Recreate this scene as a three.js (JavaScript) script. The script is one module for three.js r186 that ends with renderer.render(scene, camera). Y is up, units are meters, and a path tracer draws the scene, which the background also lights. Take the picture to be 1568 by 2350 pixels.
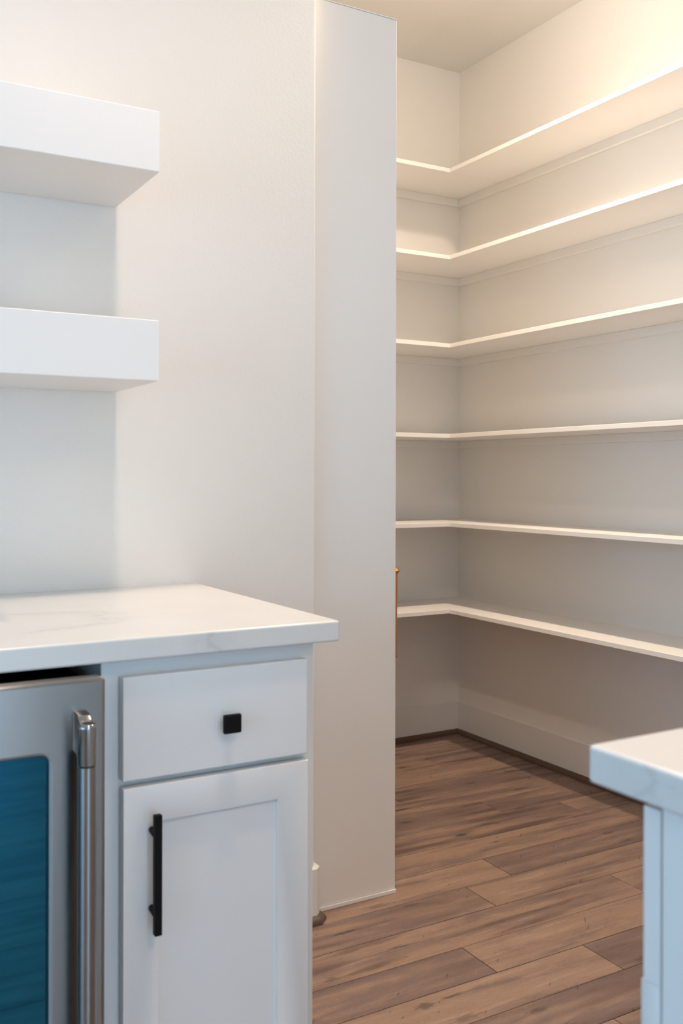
import * as THREE from 'three';
import { RoundedBoxGeometry } from 'three/addons/geometries/RoundedBoxGeometry.js';
import { mergeGeometries, toCreasedNormals, mergeVertices } from 'three/addons/utils/BufferGeometryUtils.js';
import { createNoise2D } from 'simplex-noise';

// ------------------------------------------------------------------ camera, sky, exposure
// plan coordinates: x to the right along the cabinet run, d away from the camera (world z = -d)
const scene = new THREE.Scene();
const F = 2221, W = 1568, H = 2350;                      // focal length in pixels of the 1568 x 2350 frame
const camera = new THREE.PerspectiveCamera(2 * Math.atan(H / 2 / F) * 180 / Math.PI, W / H, 0.05, 60);
camera.position.set(0, 1.18, 0);
camera.rotation.set(0, -Math.atan(1278 / 2221), 0.002, 'YXZ');
camera.setViewOffset(W, H, 0, 83.2, W, H);               // shift lens: verticals stay upright
camera.focus = 3.0;
camera.userData.fStop = 5.6;
scene.add(camera);
const renderer = new THREE.WebGLRenderer({ antialias: true });
renderer.toneMapping = THREE.LinearToneMapping;
renderer.toneMappingExposure = 1.14;
renderer.shadowMap.enabled = true;
scene.background = new THREE.Color().setRGB(0.40, 0.70, 1.0);   // even blue daylight, seen through the windows only
scene.backgroundIntensity = 4.1;
const CEIL = 3.04;
// ceiling lights: x, d, colour, candela of the globe, candela of the downward beam, half angle and softness of the beam, label
const rgb = (r, g, b) => new THREE.Color().setRGB(r, g, b);
const LAMPS = [
  [0.67, 1.2, rgb(1, 0.79, 0.66), 0.3, 4.6, 1.36, 1.0, 'round flush ceiling light above the front of the white drawer cabinet'],
  [1.80, 2.34, rgb(1, 0.80, 0.61), 0.95, 10.4, 1.30, 0.85, 'round flush ceiling light at the mouth of the shelved pantry'],
  [0.66, -1.0, rgb(1, 0.78, 0.60), 0.3, 9, 1.24, 1.0, 'round flush ceiling light over the open floor straight behind the cabinets'],
  [-1.80, -1.4, rgb(1, 0.72, 0.40), 0.3, 3, 1.24, 1.0, 'round flush ceiling light over the open floor towards the left wall'],
];

// ------------------------------------------------------------------ helpers
let seed = 7;
const rnd = () => { seed = (seed * 1664525 + 1013904223) >>> 0; return seed / 4294967296; };
const noise = createNoise2D(rnd);
const clamp = (v, a = 0, b = 1) => Math.min(b, Math.max(a, v));
const smooth = (a, b, v) => { const t = clamp((v - a) / (b - a)); return t * t * (3 - 2 * t); };
const used = {};
const numbered = (n) => { const k = used[n] = (used[n] ?? -1) + 1; return k ? n + '_' + String(k).padStart(3, '0') : n; };
function mesh(name, geo, mat, parent = scene, label) {
  const m = new THREE.Mesh(geo, mat);
  m.name = parent === scene ? numbered(name) : name;
  m.castShadow = m.receiveShadow = true;
  if (label) m.userData.label = label;
  parent.add(m);
  return m;
}
function structure(name, geo, mat) { const m = mesh(name, geo, mat); m.userData.kind = 'structure'; return m; }
function structGroup(name) { const g = new THREE.Group(); g.name = numbered(name); g.userData.kind = 'structure'; scene.add(g); return g; }
function thing(name, label, category, x, y, d, group) {
  const g = new THREE.Group(); g.name = numbered(name); g.position.set(x, y, -d);
  g.userData = { label, category }; if (group) g.userData.group = group;
  scene.add(g); return g;
}
// box from x0..x1, y0..y1, d0..d1 with a small rounded edge
function box(x0, x1, y0, y1, d0, d1, r = 0) {
  const w = x1 - x0, h = y1 - y0, l = d1 - d0;
  const g = r > 0 ? new RoundedBoxGeometry(w, h, l, 2, Math.min(r, w / 2.01, h / 2.01, l / 2.01)) : new THREE.BoxGeometry(w, h, l);
  g.translate((x0 + x1) / 2, (y0 + y1) / 2, -(d0 + d1) / 2);
  return metric(g);
}
function metric(g) {                                     // uv in metres by the way each face points
  const ng = g.index ? g.toNonIndexed() : g, p = ng.attributes.position, uv = new Float32Array(p.count * 2);
  const a = new THREE.Vector3(), b = new THREE.Vector3(), c = new THREE.Vector3(), n = new THREE.Vector3();
  for (let i = 0; i < p.count; i += 3) {
    a.fromBufferAttribute(p, i); b.fromBufferAttribute(p, i + 1); c.fromBufferAttribute(p, i + 2);
    n.copy(b).sub(a).cross(c.clone().sub(a));
    const X = Math.abs(n.x), Y = Math.abs(n.y), Z = Math.abs(n.z);
    [a, b, c].forEach((v, k) => {
      const [s, t] = Y >= X && Y >= Z ? [v.x, v.z] : X >= Z ? [v.z, v.y] : [v.x, v.y];
      uv[(i + k) * 2] = s; uv[(i + k) * 2 + 1] = t;
    });
  }
  ng.setAttribute('uv', new THREE.BufferAttribute(uv, 2));
  return ng;
}
const join = (...gs) => mergeGeometries(gs.map((g) => {
  const q = g.index ? g.toNonIndexed() : g;
  for (const k of Object.keys(q.attributes)) if (!['position', 'normal', 'uv'].includes(k)) q.deleteAttribute(k);
  return q;
}), false);
// plan outline (x, d) extruded upwards
function plan(points, y0, y1) {
  const s = new THREE.Shape(points.map(([x, d]) => new THREE.Vector2(x, d)));
  const g = new THREE.ExtrudeGeometry(s, { depth: y1 - y0, bevelEnabled: false });
  g.rotateX(-Math.PI / 2); g.translate(0, y0, 0);
  return toCreasedNormals(metric(g), 0.7);
}
// a moulding: profile points (offset from the wall, height) along one run of a plan path, mitred to its neighbours
function moulding(path, run, profile, side = 1) {
  const nrm = (i) => { const [ax, ad] = path[i], [bx, bd] = path[i + 1], l = Math.hypot(bx - ax, bd - ad); return [side * (bd - ad) / l, -side * (bx - ax) / l]; };
  const miter = (i) => {
    const p = i > 0 ? nrm(i - 1) : null, n = i < path.length - 1 ? nrm(i) : null;
    if (!p || !n) return p ?? n;
    const k = 1 + p[0] * n[0] + p[1] * n[1];
    return [(p[0] + n[0]) / k, (p[1] + n[1]) / k];
  };
  const pos = [], at = (i, [o, y]) => { const m = miter(i), [x, d] = path[i]; return [x + o * m[0], y, -(d + o * m[1])]; };
  for (let k = 0; k < profile.length; k++) {
    const q = profile[(k + 1) % profile.length], A = at(run, profile[k]), B = at(run + 1, profile[k]), C = at(run + 1, q), D = at(run, q);
    pos.push(...A, ...B, ...C, ...A, ...C, ...D);
  }
  for (let k = 1; k < profile.length - 1; k++) for (const i of [run, run + 1]) {
    const t = [at(i, profile[0]), at(i, profile[k]), at(i, profile[k + 1])];
    if (i > run) t.reverse();
    pos.push(...t.flat());
  }
  const g = new THREE.BufferGeometry(); g.setAttribute('position', new THREE.Float32BufferAttribute(pos, 3));
  g.computeVertexNormals();
  return toCreasedNormals(metric(g), 0.7);
}
// faceplate with a rounded-rectangle hole, front towards -d; plan x0..x1, y0..y1, depth t, sloped bevel b round the hole
function roundRect(path, x0, x1, y0, y1, r) {
  path.moveTo(x0 + r, y0); path.lineTo(x1 - r, y0); path.absarc(x1 - r, y0 + r, r, -Math.PI / 2, 0);
  path.lineTo(x1, y1 - r); path.absarc(x1 - r, y1 - r, r, 0, Math.PI / 2);
  path.lineTo(x0 + r, y1); path.absarc(x0 + r, y1 - r, r, Math.PI / 2, Math.PI);
  path.lineTo(x0, y0 + r); path.absarc(x0 + r, y0 + r, r, Math.PI, Math.PI * 1.5);
  return path;
}

// ------------------------------------------------------------------ textures
function texture(w, h, fill, srgb, repeat) {
  const d = new Uint8Array(w * h * 4);
  for (let y = 0; y < h; y++) for (let x = 0; x < w; x++) {
    const c = fill(x, y), i = (y * w + x) * 4;
    d[i] = clamp(c[0], 0, 255); d[i + 1] = clamp(c[1], 0, 255); d[i + 2] = clamp(c[2], 0, 255); d[i + 3] = 255;
  }
  const t = new THREE.DataTexture(d, w, h, THREE.RGBAFormat);
  t.magFilter = THREE.LinearFilter; t.minFilter = THREE.LinearMipmapLinearFilter; t.generateMipmaps = true;
  t.wrapS = t.wrapT = THREE.RepeatWrapping;
  if (repeat) t.repeat.set(repeat, repeat);
  if (srgb) t.colorSpace = THREE.SRGBColorSpace;
  t.needsUpdate = true;
  return t;
}
// tileable noise on a torus is not needed: the relief is fine and even, so mirrored repeats do not show
const peel = texture(512, 512, (x, y) => {
  let v = 0.55 * noise(x / 11, y / 11) + 0.3 * noise(x / 5 + 40, y / 5) + 0.25 * noise(x / 26, y / 26 + 9);
  v = 128 + 90 * v; return [v, v, v];
}, false, 1 / 0.6);
peel.wrapS = peel.wrapT = THREE.MirroredRepeatWrapping;
const vein = texture(1024, 1024, (x, y) => {
  const u = x / 1024, v = y / 1024, w = 0.22 * noise(u * 1.3 + 4, v * 1.3) + 0.05 * noise(u * 6, v * 6 + 2) + 0.012 * noise(u * 30, v * 30);
  const crest = (t) => Math.abs(((t % 1) + 1) % 1 - 0.5);
  const a = crest(1.1 * u + 1.9 * v + w * 2), b = crest(2.3 * u - 1.2 * v + w * 3 + 0.3);
  const ga = smooth(-0.1, 0.7, noise(u * 2.4 + 11, v * 2.4)), gb = smooth(0.2, 0.9, noise(u * 3.1 + 61, v * 3.1));
  const k = ga * (0.20 * (1 - smooth(0, 0.02, a)) + 0.13 * (1 - smooth(0, 0.14, a))) + gb * 0.14 * (1 - smooth(0, 0.02, b));
  const c = 1.6 * noise(u * 5, v * 5) + 1.5 * noise(u * 220, v * 220);
  return [221 + c - 50 * k, 220 + c - 47 * k, 217 + c - 42 * k];
}, true, 1 / 0.9);
vein.wrapS = vein.wrapT = THREE.MirroredRepeatWrapping;
// printed barn-wood planks: tan, grey-brown and dark stain in streaks along the board, knots, nicks and pale scuffs
const TAN = [150, 123, 106], GREY = [118, 98, 91], DARK = [88, 69, 61], PALE = [171, 145, 128];
function plankTexture(k, light, dark) {
  const nw = 2048, nh = 192, ox = k * 37.3, knots = [], nicks = [];
  for (let i = 0; i < 4; i++) knots.push([rnd(), 0.1 + 0.8 * rnd(), 0.010 + 0.016 * rnd(), 0.03 + 0.05 * rnd(), rnd() * rnd()]);
  for (let i = 0; i < 16; i++) nicks.push([rnd(), rnd(), 0.0015 + 0.009 * rnd() * rnd(), 0.007 + 0.014 * rnd(), 4 + 8 * rnd(), rnd() < 0.8 ? 1 : -0.6]);
  return texture(nw, nh, (px, py) => {
    const u = px / nw, v = py / nh, x = u * 1.5, y = v * 0.14;
    let bend = 0, knot = 0, ring = 0;
    for (const [ku, kv, a, b, s] of knots) {
      const du = (u - ku) / a, dv = (v - kv) / b, r2 = du * du + dv * dv;
      if (r2 > 60) continue;
      bend += 0.010 * (dv >= 0 ? 1 : -1) * Math.exp(-r2 / 14);
      knot = Math.max(knot, (1 - smooth(0.4, 1.5, Math.sqrt(r2) + 0.5 * noise(x * 30 + ox, y * 110))) * (0.45 + 0.55 * s));
      ring = Math.max(ring, Math.exp(-r2 / 9) * 0.5 * s);
    }
    const yy = y + bend;
    const broad = noise(x * 1.1 + ox, yy * 13) * 0.65 + noise(x * 3.1 + ox, yy * 30 + 3) * 0.35;
    const streak = noise(x * 3.2 + ox, yy * 150) * 0.5 + noise(x * 8 + ox + 9, yy * 380) * 0.5;
    const grain = noise(x * 20 + ox, yy * 1000) * 0.5 + noise(x * 70 + ox, yy * 2000) * 0.5;
    const cloud = noise(x * 11 + ox, y * 22 + 17) * 0.6 + noise(x * 40 + ox, y * 90 + 5) * 0.4;
    const t = clamp(0.5 + light + 0.46 * broad + 0.14 * streak + 0.18 * cloud);
    const s = smooth(0.2, 1.1, dark + 0.75 * noise(x * 1.6 + ox + 71, yy * 17) + 0.20 * streak + 0.26 * cloud);
    const pale = smooth(0.35, 1.0, noise(x * 2.5 + ox + 133, yy * 36) * 0.7 + 0.25 * streak + 0.2 * cloud + light);
    const c = [0, 1, 2].map((i) => {
      let q = GREY[i] + (TAN[i] - GREY[i]) * smooth(0.15, 0.85, t);
      q += (DARK[i] - q) * 0.8 * s;
      q += (PALE[i] - q) * 0.5 * pale;
      q *= 1 + 0.06 * grain + 0.03 * streak;
      q *= 1 - 0.42 * knot - 0.26 * ring;
      return q;
    });
    let nick = 0;
    for (const [nu, nv, a, b, sl, sg] of nicks) {
      const du = (u - nu), dv = (v - nv) - du * sl;
      if (Math.abs(du) > a * 2 || Math.abs(dv) > b * 2) continue;
      nick += sg * (1 - smooth(0.2, 1.3, Math.hypot(du / a, dv / b) + 0.35 * noise(x * 300, y * 500)));
    }
    const f = 1 - 0.42 * clamp(nick) + 0.16 * clamp(-nick) + 0.035 * noise(x * 170 + ox, y * 260) + 0.03 * noise(x * 420, y * 560 + ox);
    return c.map((q) => q * f);
  }, true);
}
const plankMats = [
  // light, dark
  [0.24, -0.20], [0.16, -0.05],           // 0, 1 tan
  [0.02, 0.12], [-0.08, 0.10],            // 2, 3 brown, grey-brown
  [-0.04, 0.34], [-0.16, 0.30],           // 4, 5 dark
  [0.09, 0.14], [-0.14, 0.14],            // 6, 7 mixed, grey
].map(([l, d], k) => {
  const t = plankTexture(k, l, d);
  return new THREE.MeshStandardMaterial({ map: t, roughness: 0.48, bumpMap: t, bumpScale: 0.0006 });
});

// ------------------------------------------------------------------ materials
const std = (c, roughness, o = {}) => new THREE.MeshStandardMaterial({ color: new THREE.Color().setRGB(...c), roughness, ...o });
const phys = (c, roughness, o = {}) => new THREE.MeshPhysicalMaterial({ color: new THREE.Color().setRGB(...c), roughness, ...o });
const M = {
  wall: std([0.895, 0.87, 0.825], 0.85, { bumpMap: peel, bumpScale: 0.0004 }),
  ceiling: std([0.89, 0.87, 0.825], 0.9, { bumpMap: peel, bumpScale: 0.0004 }),
  trim: std([0.86, 0.84, 0.81], 0.45),
  shelf: std([0.90, 0.88, 0.85], 0.45),
  door: std([0.86, 0.835, 0.795], 0.5),
  cabinet: std([0.80, 0.80, 0.795], 0.38),
  quartz: phys([1, 1, 1], 0.22, { map: vein }),
  black: phys([0.003, 0.003, 0.0035], 0.6, { specularIntensity: 0.35 }),
  steel: phys([0.31, 0.30, 0.29], 0.31, { metalness: 1, anisotropy: 0.95, anisotropyRotation: Math.PI / 2 }),
  chrome: std([0.33, 0.32, 0.31], 0.12, { metalness: 1 }),
  dark: phys([0.004, 0.004, 0.005], 0.7, { specularIntensity: 0.3 }),
  rack: std([0.25, 0.25, 0.26], 0.35, { metalness: 1 }),
  coated: phys([0.018, 0.20, 0.33], 0.03, { metalness: 0.85, transmission: 1, thickness: 0, ior: 1.5 }),
  pane: phys([1, 1, 1], 0.0, { transmission: 1, thickness: 0 }),
  copper: std([0.55, 0.22, 0.08], 0.35, { metalness: 0.7 }),
  subfloor: std([0.05, 0.035, 0.025], 0.9),
  shoe: std([0.115, 0.075, 0.052], 0.5),
  lens: new THREE.MeshStandardMaterial({ color: 0xffffff, roughness: 0.6, emissive: rgb(1, 0.8, 0.6), emissiveIntensity: 6 }),
};

// ------------------------------------------------------------------ the setting
const XL = -3.2, XR = 2.70, DF = -2.5, DB = 3.605, WA = 2.258, T = 0.14;
structure('ceiling', box(XL - T, XR + T, CEIL, CEIL + 0.12, DF - T, DB + T), M.ceiling);
structure('wall_back', box(0.45, XR + T, 0, CEIL, DB, DB + T), M.wall);
structure('wall_right', box(XR, XR + T, 0, CEIL, DF - T, DB), M.wall);
structure('wall_inner', box(0.45 - 0.12, 0.45, 0, CEIL, 2.40, DB + T), M.wall);
structure('wall_near', box(1.2, XR, 0, CEIL, -0.10, 0.0385), M.wall);   // behind the near counter, just outside the frame
{ // the wall with the shelves: hollow at its end, where the tall door slides in
  const xe = 1.2195, r = 0.007, pts = [[XL, WA]];
  for (let a = 0; a <= 4; a++) pts.push([xe - r + r * Math.sin(a * Math.PI / 8), WA + r - r * Math.cos(a * Math.PI / 8)]);
  pts.push([xe, 2.293], [0.62, 2.293], [0.62, 2.352], [xe, 2.352], [xe, 2.40], [XL, 2.40]);
  structure('wall_middle', plan(pts, 0, CEIL), M.wall);
}
// outer walls with window openings, outside the frame
function wallWithOpening(name, axis, at, a0, a1, o0, o1, y0, y1) {
  const seg = (p, q, ya, yb) => axis === 'd' ? box(at - T, at, ya, yb, p, q) : box(p, q, ya, yb, at - T, at);
  structure(name, join(seg(a0, o0, 0, CEIL), seg(o1, a1, 0, CEIL), seg(o0, o1, y1, CEIL), ...(y0 > 0 ? [seg(o0, o1, 0, y0)] : [])), M.wall);
  const g = structGroup('window_' + (axis === 'd' ? 1 : 2)), f = 0.05, mid = at - T / 2;
  const bar = (p, q, ya, yb) => axis === 'd' ? box(mid - 0.03, mid + 0.03, ya, yb, p, q, 0.004) : box(p, q, ya, yb, mid - 0.03, mid + 0.03, 0.004);
  const yb = Math.max(y0, 0.02), c = (o0 + o1) / 2;
  mesh('window_frame', join(bar(o0, o0 + f, yb, y1), bar(o1 - f, o1, yb, y1), bar(o0 + f, o1 - f, yb, yb + f), bar(o0 + f, o1 - f, y1 - f, y1), bar(c - f / 2, c + f / 2, yb + f, y1 - f)), M.trim, g);
  for (const [p, q] of [[o0 + f, c - f / 2], [c + f / 2, o1 - f]])
    mesh('pane', axis === 'd' ? box(mid - 0.003, mid + 0.003, yb + f, y1 - f, p, q) : box(p, q, yb + f, y1 - f, mid - 0.003, mid + 0.003), M.pane, g);
}
wallWithOpening('wall_left', 'd', XL, DF - T, 2.40, -1.4, 1.5, 0.25, 2.4);
wallWithOpening('wall_front', 'x', DF, XL, XR, -0.6, 1.22, 0, 1.95);

// floor: planks along x, rows 0.14 m deep; joints and tones of the visible rows as in the photograph
{
  const floor = mesh('floor', box(XL - T, XR + T, -0.12, -0.009, DF - T, DB + T), M.subfloor); floor.userData.kind = 'structure';
  const P = 0.14, D0 = 1.53, LEN = 1.5, GAP = 0.0022, far = {};
  function plankGeo(x0, x1, d0, d1, drop, flip) {
    const b = 0.0018, y = -drop, a = [x0 + GAP / 2, x1 - GAP / 2, d0 + GAP / 2, d1 - GAP / 2];
    const top = [[a[0] + b, a[2] + b], [a[1] - b, a[2] + b], [a[1] - b, a[3] - b], [a[0] + b, a[3] - b]], rim = [[a[0], a[2]], [a[1], a[2]], [a[1], a[3]], [a[0], a[3]]];
    const pos = [], uv = [], put = (p, h) => { pos.push(p[0], h, -p[1]); const s = (p[0] - x0) / LEN, t = (p[1] - d0) / P; uv.push(flip ? 1 - s : s, flip ? 1 - t : t); };
    const quad = (p, hp, q, hq, r, hr, s, hs) => { put(p, hp); put(q, hq); put(r, hr); put(p, hp); put(r, hr); put(s, hs); };
    quad(top[0], y, top[1], y, top[2], y, top[3], y);
    for (let i = 0; i < 4; i++) {
      const j = (i + 1) % 4;
      quad(rim[i], y - b * 0.7, rim[j], y - b * 0.7, top[j], y, top[i], y);
      quad(rim[i], -0.009, rim[j], -0.009, rim[j], y - b * 0.7, rim[i], y - b * 0.7);
    }
    const g = new THREE.BufferGeometry();
    g.setAttribute('position', new THREE.Float32BufferAttribute(pos, 3)); g.setAttribute('uv', new THREE.Float32BufferAttribute(uv, 2));
    g.computeVertexNormals();
    return g;
  }
  // row number -> [one joint's x, tone left of it, tone right of it]
  const rows = {
    15: [1.35, 2, 6], 14: [1.90, 6, 2], 13: [1.60, 3, 2], 12: [2.326, 2, 4], 11: [2.575, 0, 4], 10: [1.934, 4, 5],
    9: [1.45, 2, 3], 8: [2.188, 5, 3], 7: [2.436, 4, 6], 6: [1.20, 6, 1], 5: [1.868, 0, 7], 4: [1.697, 3, 1], 3: [2.122, 6, 6],
    2: [1.472, 7, 0], 1: [1.745, 0, 3], 0: [0.95, 2, 7], '-1': [1.567, 6, 4],
  };
  for (let n = -40; n <= 15; n++) {
    const d0 = Math.max(D0 + n * P, DF), d1 = Math.min(D0 + (n + 1) * P, DB - 0.002);
    if (d1 - d0 < 0.01) continue;
    const row = rows[n], j = row ? row[0] : -3 + 1.4 * rnd();
    let x = j; while (x > XL) x -= LEN;
    for (; x < XR; x += LEN) {
      const a = Math.max(x, XL), b = Math.min(x + LEN, XR);
      if (b - a < 0.02) continue;
      const tone = row && Math.abs(x + LEN - j) < 1e-6 ? row[1] : row && Math.abs(x - j) < 1e-6 ? row[2] : Math.floor(rnd() * 8);
      const g = plankGeo(a, b, d0, d1, 0.0004 * rnd(), rnd() < 0.5);
      if (row && b > 0.7) mesh('plank', g, plankMats[tone], floor);
      else (far[tone] ??= []).push(g);
    }
  }
  for (const [tone, gs] of Object.entries(far)) { const m = mesh('far_planks', mergeGeometries(gs), plankMats[tone], floor); m.userData.kind = 'stuff'; }
}

// baseboards (0.145 m) with a dark shoe moulding in front
const BASE = [[0, 0.0], [0.014, 0.0], [0.014, 0.142], [0.011, 0.145], [0, 0.145]];
const SHOE = [[0, 0.0002], [0.017, 0.0002], [0.0168, 0.006], [0.0145, 0.0125], [0.0085, 0.0175], [0.003, 0.0195], [0, 0.0195]];
{
  const inside = [[0.45, DB], [XR, DB], [XR, 0.72]], foot = inside.map(([x, d], i) => [i ? x - 0.014 : x, i < 2 ? d - 0.014 : d]);
  structure('baseboard_back', moulding(inside, 0, BASE), M.trim);
  structure('baseboard_right', moulding(inside, 1, BASE), M.trim);
  structure('trim_1', moulding(foot, 0, SHOE), M.shoe);
  structure('trim_2', moulding(foot, 1, SHOE), M.shoe);
  // wall end: the board turns the corner with a chamfer and stops at the door
  const corner = [[0.86, WA], [1.215, WA], [1.2265, 2.2665], [1.2265, 2.296]].map(([x, d]) => [x, d]);
  const wrap = (p, prof) => join(...[0, 1, 2].map((i) => moulding(p, i, prof)));
  structure('baseboard_middle', wrap([[0.86, WA - 0.0005], [1.2135, WA - 0.0005], [1.2205, WA + 0.006], [1.2205, 2.2925]], BASE.map(([o, y]) => [o, y])), M.trim);
  structure('trim_3', wrap([[0.86, WA - 0.0145], [1.2195, WA - 0.0145], [1.2345, WA + 0.0002], [1.2345, 2.2925]], SHOE), M.shoe);
}

// the tall slab that comes out of the wall end
{
  const g = structGroup('door_1');
  mesh('door_slab', box(0.66, 1.503, 0.0095, 2.472, 2.302, 2.338, 0.0018), M.door, g);
  mesh('bottom_strip', plan([[1.236, 2.2965], [1.5032, 2.2965], [1.5032, 2.337], [1.236, 2.337]], 0.0004, 0.0094), M.shelf, g, 'thin bright white strip along the foot of the slab');
  mesh('top_strip', box(1.232, 1.5035, 2.4722, 2.4745, 2.3005, 2.339), M.shelf, g);
  // narrow copper-brown pull on the leading edge: slim tapering bar, faceted cap, small flared foot
  const pull = new THREE.Group(); pull.name = 'door_handle'; pull.position.set(1.5165, 0.66, -2.322);
  pull.userData.label = 'slim copper-brown bar with a small pointed cap'; g.add(pull);
  const bar = new THREE.LatheGeometry([[0.0, 0.0], [0.0035, 0.0], [0.0042, 0.004], [0.0026, 0.010], [0.0046, 0.236], [0.0046, 0.242]].map(([r, y]) => new THREE.Vector2(r, y)), 12);
  mesh('bar', bar, M.copper, pull);
  const cap = new THREE.LatheGeometry([[0.0046, 0.2395], [0.011, 0.2475], [0.0115, 0.249], [0.006, 0.2555], [0.004, 0.261], [0, 0.2615]].map(([r, y]) => new THREE.Vector2(r, y)), 6);
  mesh('cap', toCreasedNormals(cap, 0.2), M.copper, pull);
  for (const y of [0.018, 0.222]) { const c = new THREE.CylinderGeometry(0.0022, 0.0022, 0.0126, 10); c.rotateZ(Math.PI / 2); c.translate(-0.0072, y, 0); mesh('standoff', metric(c), M.copper, pull); }
}

// ------------------------------------------------------------------ pantry shelves, six L-shaped runs
{
  const XF = 2.41, DFR = 3.283, SD = 1.15, tops = [2.467, 2.103, 1.734, 1.356, 0.985, 0.622], th = 0.0175;
  const names = ['topmost white pantry shelf, just under the ceiling, with the brightest front edge', 'second white pantry shelf from the top, bright patch of light behind its short side',
    'third white pantry shelf from the top, seen slightly from below', 'fourth white pantry shelf from the top, nearly edge-on at eye level',
    'second white pantry shelf from the floor, its top just showing', 'lowest white pantry shelf, above the baseboard and bare floor'];
  tops.forEach((y, i) => {
    const g = thing('pantry_shelf', names[i], 'shelf', 0, y, 0, 'L-shaped white pantry shelves');
    mesh('back_board', box(0.4505, XR - 0.0008, -th, 0, DFR, DB - 0.0008, 0.0016), M.shelf, g);
    mesh('side_board', box(XF, XR - 0.0008, -th, 0, SD, DFR - 0.0006, 0.0016), M.shelf, g);
    mesh('cleat', box(0.4505, XR - 0.0008, -th - 0.032, -th - 0.0002, DB - 0.0195, DB - 0.0008, 0.001), M.wall, g);
    mesh('cleat', box(XR - 0.0195, XR - 0.0008, -th - 0.032, -th - 0.0002, SD, DB - 0.02, 0.001), M.wall, g);
  });
}

// ------------------------------------------------------------------ floating shelves on the wall
for (const [y0, y1, label] of [[1.8145, 1.942, 'upper thick white floating shelf high on the wall'], [1.377, 1.5045, 'lower thick white floating shelf, between the upper one and the counter']]) {
  const g = thing('floating_shelf', label, 'shelf', 0.24, y0, WA - 0.0005, 'thick floating shelves above the counter');
  mesh('shelf_box', box(-0.48, 0.44, 0, y1 - y0, -0.311, 0, 0.0025), M.shelf, g);
}

// ------------------------------------------------------------------ counter run on the left
function quartzTop(name, label, x0, x1, d0, d1, y0, y1) {
  const m = mesh(name, box(x0, x1, y0, y1, d0, d1, 0.0045), M.quartz); m.userData = { label, category: 'countertop' };
  return m;
}
quartzTop('countertop', 'white quartz countertop with faint grey veins over the drawer cabinet and wine cooler', -0.20, 0.8855, 1.543, WA - 0.0006, 0.8758, 0.914);

const CF = 1.578, FT = 0.0205;                           // face frame plane, thickness of doors and drawer fronts
function pullHandle(parent, x, y0, y1, d) {              // square black bar on two round posts
  const w = 0.0125, posts = [y0 + 0.0335, y1 - 0.0335].map((y) => { const c = new THREE.CylinderGeometry(0.0055, 0.0075, 0.024, 16); c.rotateX(Math.PI / 2); c.rotateY(Math.PI); c.translate(x, y, -(d - 0.0118)); return metric(c); });
  return mesh('pull_handle', join(box(x - w / 2, x + w / 2, y0, y1, d - 0.0355, d - 0.0235, 0.0012), ...posts), M.black, parent, 'square black bar pull');
}
// plate x0..x1, y0..y1 with a rectangular opening, front at df, thickness t, eased outer edge
function shaker(x0, x1, y0, y1, df, rail, t, top = rail, e = 0.0018) {
  const q = new THREE.Shape([[x0 + e, y0 + e], [x1 - e, y0 + e], [x1 - e, y1 - e], [x0 + e, y1 - e]].map(([x, y]) => new THREE.Vector2(x, y)));
  q.holes.push(new THREE.Path([[x0 + rail - e, y0 + rail - e], [x0 + rail - e, y1 - top + e], [x1 - rail + e, y1 - top + e], [x1 - rail + e, y0 + rail - e]].map(([x, y]) => new THREE.Vector2(x, y))));
  const g = new THREE.ExtrudeGeometry(q, { depth: t - 2 * e, bevelEnabled: true, bevelSize: e, bevelThickness: e, bevelSegments: 2 });
  g.translate(0, 0, -df - t + e);
  return toCreasedNormals(metric(g), 0.5);
}
{
  const x0 = 0.452, x1 = 0.848, g = thing('base_cabinet', 'pale grey-white base cabinet with one drawer over one door, black hardware', 'cabinet', 0, 0, 0);
  mesh('carcass', join(box(x0, x0 + 0.018, 0.10, 0.8756, CF + 0.02, WA - 0.02), box(x1 - 0.018, x1, 0.0, 0.8756, CF + 0.02, WA - 0.02), box(x0 + 0.018, x1 - 0.018, 0.10, 0.118, CF + 0.02, WA - 0.02), box(x0 + 0.018, x1 - 0.018, 0.118, 0.8756, WA - 0.03, WA - 0.02)), M.cabinet, g);
  mesh('face_frame', join(shaker(x0, x1, 0.10, 0.8756, CF, 0.038, 0.02, 0.044, 0.001), box(x0 + 0.038, x1 - 0.038, 0.65, 0.69, CF + 0.001, CF + 0.02)), M.cabinet, g);
  mesh('toe_kick', box(x0, x1 - 0.018, 0.0, 0.0998, CF + 0.06, CF + 0.075), M.cabinet, g);
  const df = CF - FT - 0.003;
  const dr = mesh('drawer_front', box(0.4815, 0.8245, 0.6755, 0.8475, df, CF - 0.003, 0.0025), M.cabinet, g);
  const stem = new THREE.CylinderGeometry(0.006, 0.008, 0.016, 16); stem.rotateX(Math.PI / 2); stem.translate(0.6675, 0.7535, -(df - 0.0078));
  mesh('knob', join(new RoundedBoxGeometry(0.0325, 0.0325, 0.009, 4, 0.0028).translate(0.6675, 0.7535, -(df - 0.0198)), metric(stem)), M.black, dr, 'square black knob');
  const rail = 0.062, y0 = 0.118, y1 = 0.6635;
  const door = mesh('door', shaker(0.4825, 0.8265, y0, y1, df, rail, FT), M.cabinet, g);
  mesh('door_panel', box(0.4825 + rail - 0.004, 0.8265 - rail + 0.004, y0 + rail - 0.004, y1 - rail + 0.004, df + 0.0085, df + 0.0155), M.cabinet, door);
  pullHandle(door, 0.531, 0.4265, 0.6235, df);
}

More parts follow.
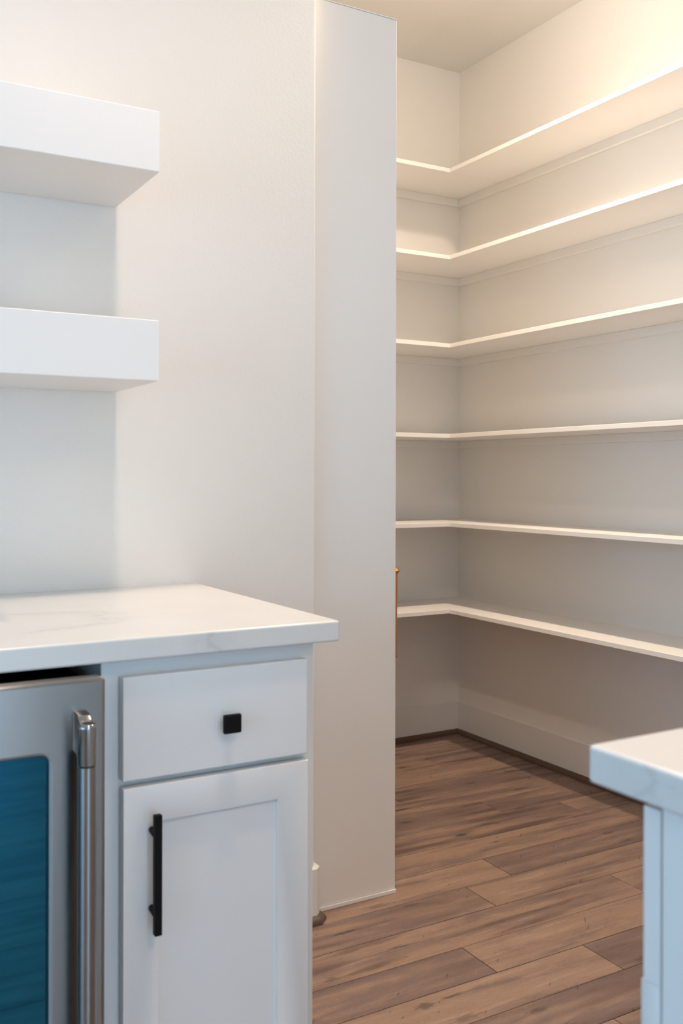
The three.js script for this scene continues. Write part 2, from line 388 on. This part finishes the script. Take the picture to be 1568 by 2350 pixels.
// ------------------------------------------------------------------ wine cooler under the counter
{
  const x0 = -0.146, x1 = 0.4405, g = thing('wine_cooler', 'stainless steel undercounter wine cooler with blue-tinted glass door and tubular handle', 'wine cooler', 0, 0, 0);
  const bd0 = 1.552, bd1 = 2.2, top = 0.842;
  mesh('cooler_body', join(box(x0 + 0.004, x0 + 0.04, 0.012, top, bd0, bd1), box(x1 - 0.044, x1 - 0.008, 0.012, top, bd0, bd1), box(x0 + 0.04, x1 - 0.044, top - 0.04, top, bd0, bd1), box(x0 + 0.04, x1 - 0.044, 0.012, 0.12, bd0, bd1), box(x0 + 0.04, x1 - 0.044, 0.12, top - 0.04, bd1 - 0.03, bd1)), M.dark, g);
  const y0 = 0.105, y1 = 0.8615, df = 1.512, t = 0.028, b = 0.006;
  const gx0 = x0 + 0.083, gx1 = 0.3525, gy0 = y0 + 0.10, gy1 = 0.749;
  const s = roundRect(new THREE.Shape(), x0 + b, x1 - b, y0 + b, y1 - b, 0.002);
  s.holes.push(roundRect(new THREE.Path(), gx0 - b, gx1 + b, gy0 - b, gy1 + b, 0.020));
  const fr = new THREE.ExtrudeGeometry(s, { depth: t - b, bevelEnabled: true, bevelSize: b, bevelThickness: b * 0.8, bevelSegments: 3, curveSegments: 10 });
  fr.rotateY(Math.PI); fr.scale(-1, 1, 1);                // front towards the room
    const flat = metric(fr.index ? fr.toNonIndexed() : fr);
  { // mirrored once: turn every triangle round again
    const p = flat.attributes.position, uv = flat.attributes.uv;
    for (let i = 0; i < p.count; i += 3) for (const [a, k] of [[p, 3], [uv, 2]]) for (let c = 0; c < k; c++) { const q = a.array[(i + 1) * k + c]; a.array[(i + 1) * k + c] = a.array[(i + 2) * k + c]; a.array[(i + 2) * k + c] = q; }
    flat.computeVertexNormals();
  }
  flat.computeBoundingBox(); flat.translate(0, 0, -df - flat.boundingBox.max.z);
  const door = mesh('door', toCreasedNormals(flat, 0.2), M.steel, g);
  mesh('glass', box(gx0 - 0.005, gx1 + 0.005, gy0 - 0.005, gy1 + 0.005, df + 0.013, df + 0.018), M.coated, door);
  // handle: two capped brackets and a tube
  const hx = 0.3995, hd = df - 0.045, rT = 0.0138, hy1 = 0.800, hy0 = 0.165;
  const bracket = (ya, yb) => {
    const prof = [[0, ya], [0.0142, ya], [0.0148, ya + 0.004], [0.0148, yb - 0.006], [0.0132, yb - 0.0015], [0.010, yb], [0, yb]].map(([r, y]) => new THREE.Vector2(r, y));
    const cup = new THREE.LatheGeometry(prof, 28).translate(hx, 0, -hd);
    const sh = new THREE.Shape();                        // arm from the door to the cup, its top edge dipping in an S
    sh.moveTo(0, ya + 0.016); sh.lineTo(0.042, ya + 0.010); sh.lineTo(0.042, yb - 0.004); sh.bezierCurveTo(0.030, yb - 0.001, 0.026, yb + 0.007, 0.014, yb + 0.008); sh.lineTo(0, yb + 0.008);
    const arm = new THREE.ExtrudeGeometry(sh, { depth: 0.017, bevelEnabled: true, bevelSize: 0.002, bevelThickness: 0.002, bevelSegments: 3, curveSegments: 10 });
    arm.translate(0, 0, -0.0085); arm.rotateY(-Math.PI / 2); arm.translate(hx, 0, -df);
    return join(cup, toCreasedNormals(arm.toNonIndexed(), 0.6));
  };
  mesh('handle', new THREE.CylinderGeometry(rT, rT, hy1 - hy0, 32).translate(hx, (hy0 + hy1) / 2, -hd), M.steel, door, 'tubular steel handle');
  mesh('handle_bracket', bracket(hy1 - 0.062, hy1 + 0.003), M.chrome, door);
  mesh('handle_bracket', bracket(hy0 - 0.003, hy0 + 0.062), M.chrome, door);
  for (let k = 0; k < 4; k++) {
    const y = 0.24 + k * 0.125;
    mesh('rack', join(box(x0 + 0.045, x1 - 0.05, y, y + 0.006, bd0 + 0.02, bd1 - 0.05), box(x0 + 0.045, x1 - 0.05, y - 0.01, y + 0.016, bd0 + 0.008, bd0 + 0.02, 0.002)), M.rack, g);
  }
  mesh('grille', join(...[0.03, 0.05, 0.07].map((y) => box(x0 + 0.01, x1 - 0.014, y, y + 0.012, 1.533, 1.541)), box(x0 + 0.01, x1 - 0.014, 0.012, 0.10, 1.542, 1.5515)), M.dark, g);
}
{ // gable that carries the far end of the counter, out of the frame
  const m = mesh('end_panel', box(-0.19, -0.152, 0, 0.8756, CF, WA - 0.02, 0.001), M.cabinet);
  m.userData = { label: 'pale grey-white end panel carrying the counter on the far side of the wine cooler', category: 'panel' };
}

// ------------------------------------------------------------------ counter on the right, close to the camera
quartzTop('countertop', 'white quartz countertop corner close to the camera, its edge lit blue', 0.692, XR - 0.0006, 0.04, 0.7105, 0.8762, 0.914);
{
  const x0 = 0.712, x1 = XR - 0.001, fd = 0.6345, g = thing('base_cabinet', 'white base cabinet under the near counter, its end panel lit pale blue', 'cabinet', 0, 0, 0);
  mesh('carcass', box(x0, x1, 0.10, 0.876, 0.07, fd, 0.0012), M.cabinet, g);
  mesh('toe_kick', box(x0 + 0.0, x1, 0.0, 0.0998, 0.07, fd - 0.07), M.cabinet, g);
  const n = 4, w = (x1 - x0) / n;
  for (let k = 0; k < n; k++) {
    const a = x0 + k * w + (k ? 0.004 : 0.0008), b = x0 + (k + 1) * w - 0.004;
    const dr = mesh('drawer_front', box(a, b, 0.70, 0.866, fd + 0.0025, fd + 0.0232, 0.0004), M.cabinet, g);
    mesh('knob', new RoundedBoxGeometry(0.0325, 0.0325, 0.022, 3, 0.0028).translate((a + b) / 2, 0.783, -(fd + 0.0346)), M.black, dr);
    const dd = mesh('door', shaker(a - (k ? 0 : 0.0006), b, 0.118, 0.6998, fd + 0.0025, 0.062, 0.0228, 0.062, 0.0004), M.cabinet, g);
    mesh('door_panel', box(a + 0.058, b - 0.058, 0.176, 0.639, fd + 0.008, fd + 0.016), M.cabinet, dd);
  }
}

// ------------------------------------------------------------------ flush ceiling lights: ring and shallow frosted dome
for (const [x, d, tint, dome, beam, angle, soft, label] of LAMPS) {
  const g = thing('ceiling_light', label, 'light', x, CEIL, d);
  const turn = (pts, n = 40) => new THREE.LatheGeometry(pts.map(([r, y]) => new THREE.Vector2(r, y)), n);
  mesh('trim_ring', turn([[0.06, -0.0006], [0.062, -0.012], [0.072, -0.014], [0.08, -0.009], [0.08, -0.0006]]), M.trim, g);
  mesh('lens', turn([[0, -0.034], [0.02, -0.0328], [0.04, -0.027], [0.054, -0.018], [0.0615, -0.008]]), M.lens, g);
  const p = new THREE.PointLight(tint, dome, 0, 2);
  p.position.set(0, -0.10, 0); p.castShadow = true; p.shadow.radius = 2.2; p.shadow.camera.near = 0.02;
  const s = new THREE.SpotLight(tint, beam, 0, angle, soft, 2);
  s.position.set(0, -0.042, 0); s.target.position.set(0, -3, 0);
  s.castShadow = true; s.shadow.radius = 2.2; s.shadow.camera.near = 0.02;
  g.add(p, s, s.target);
}

renderer.render(scene, camera);
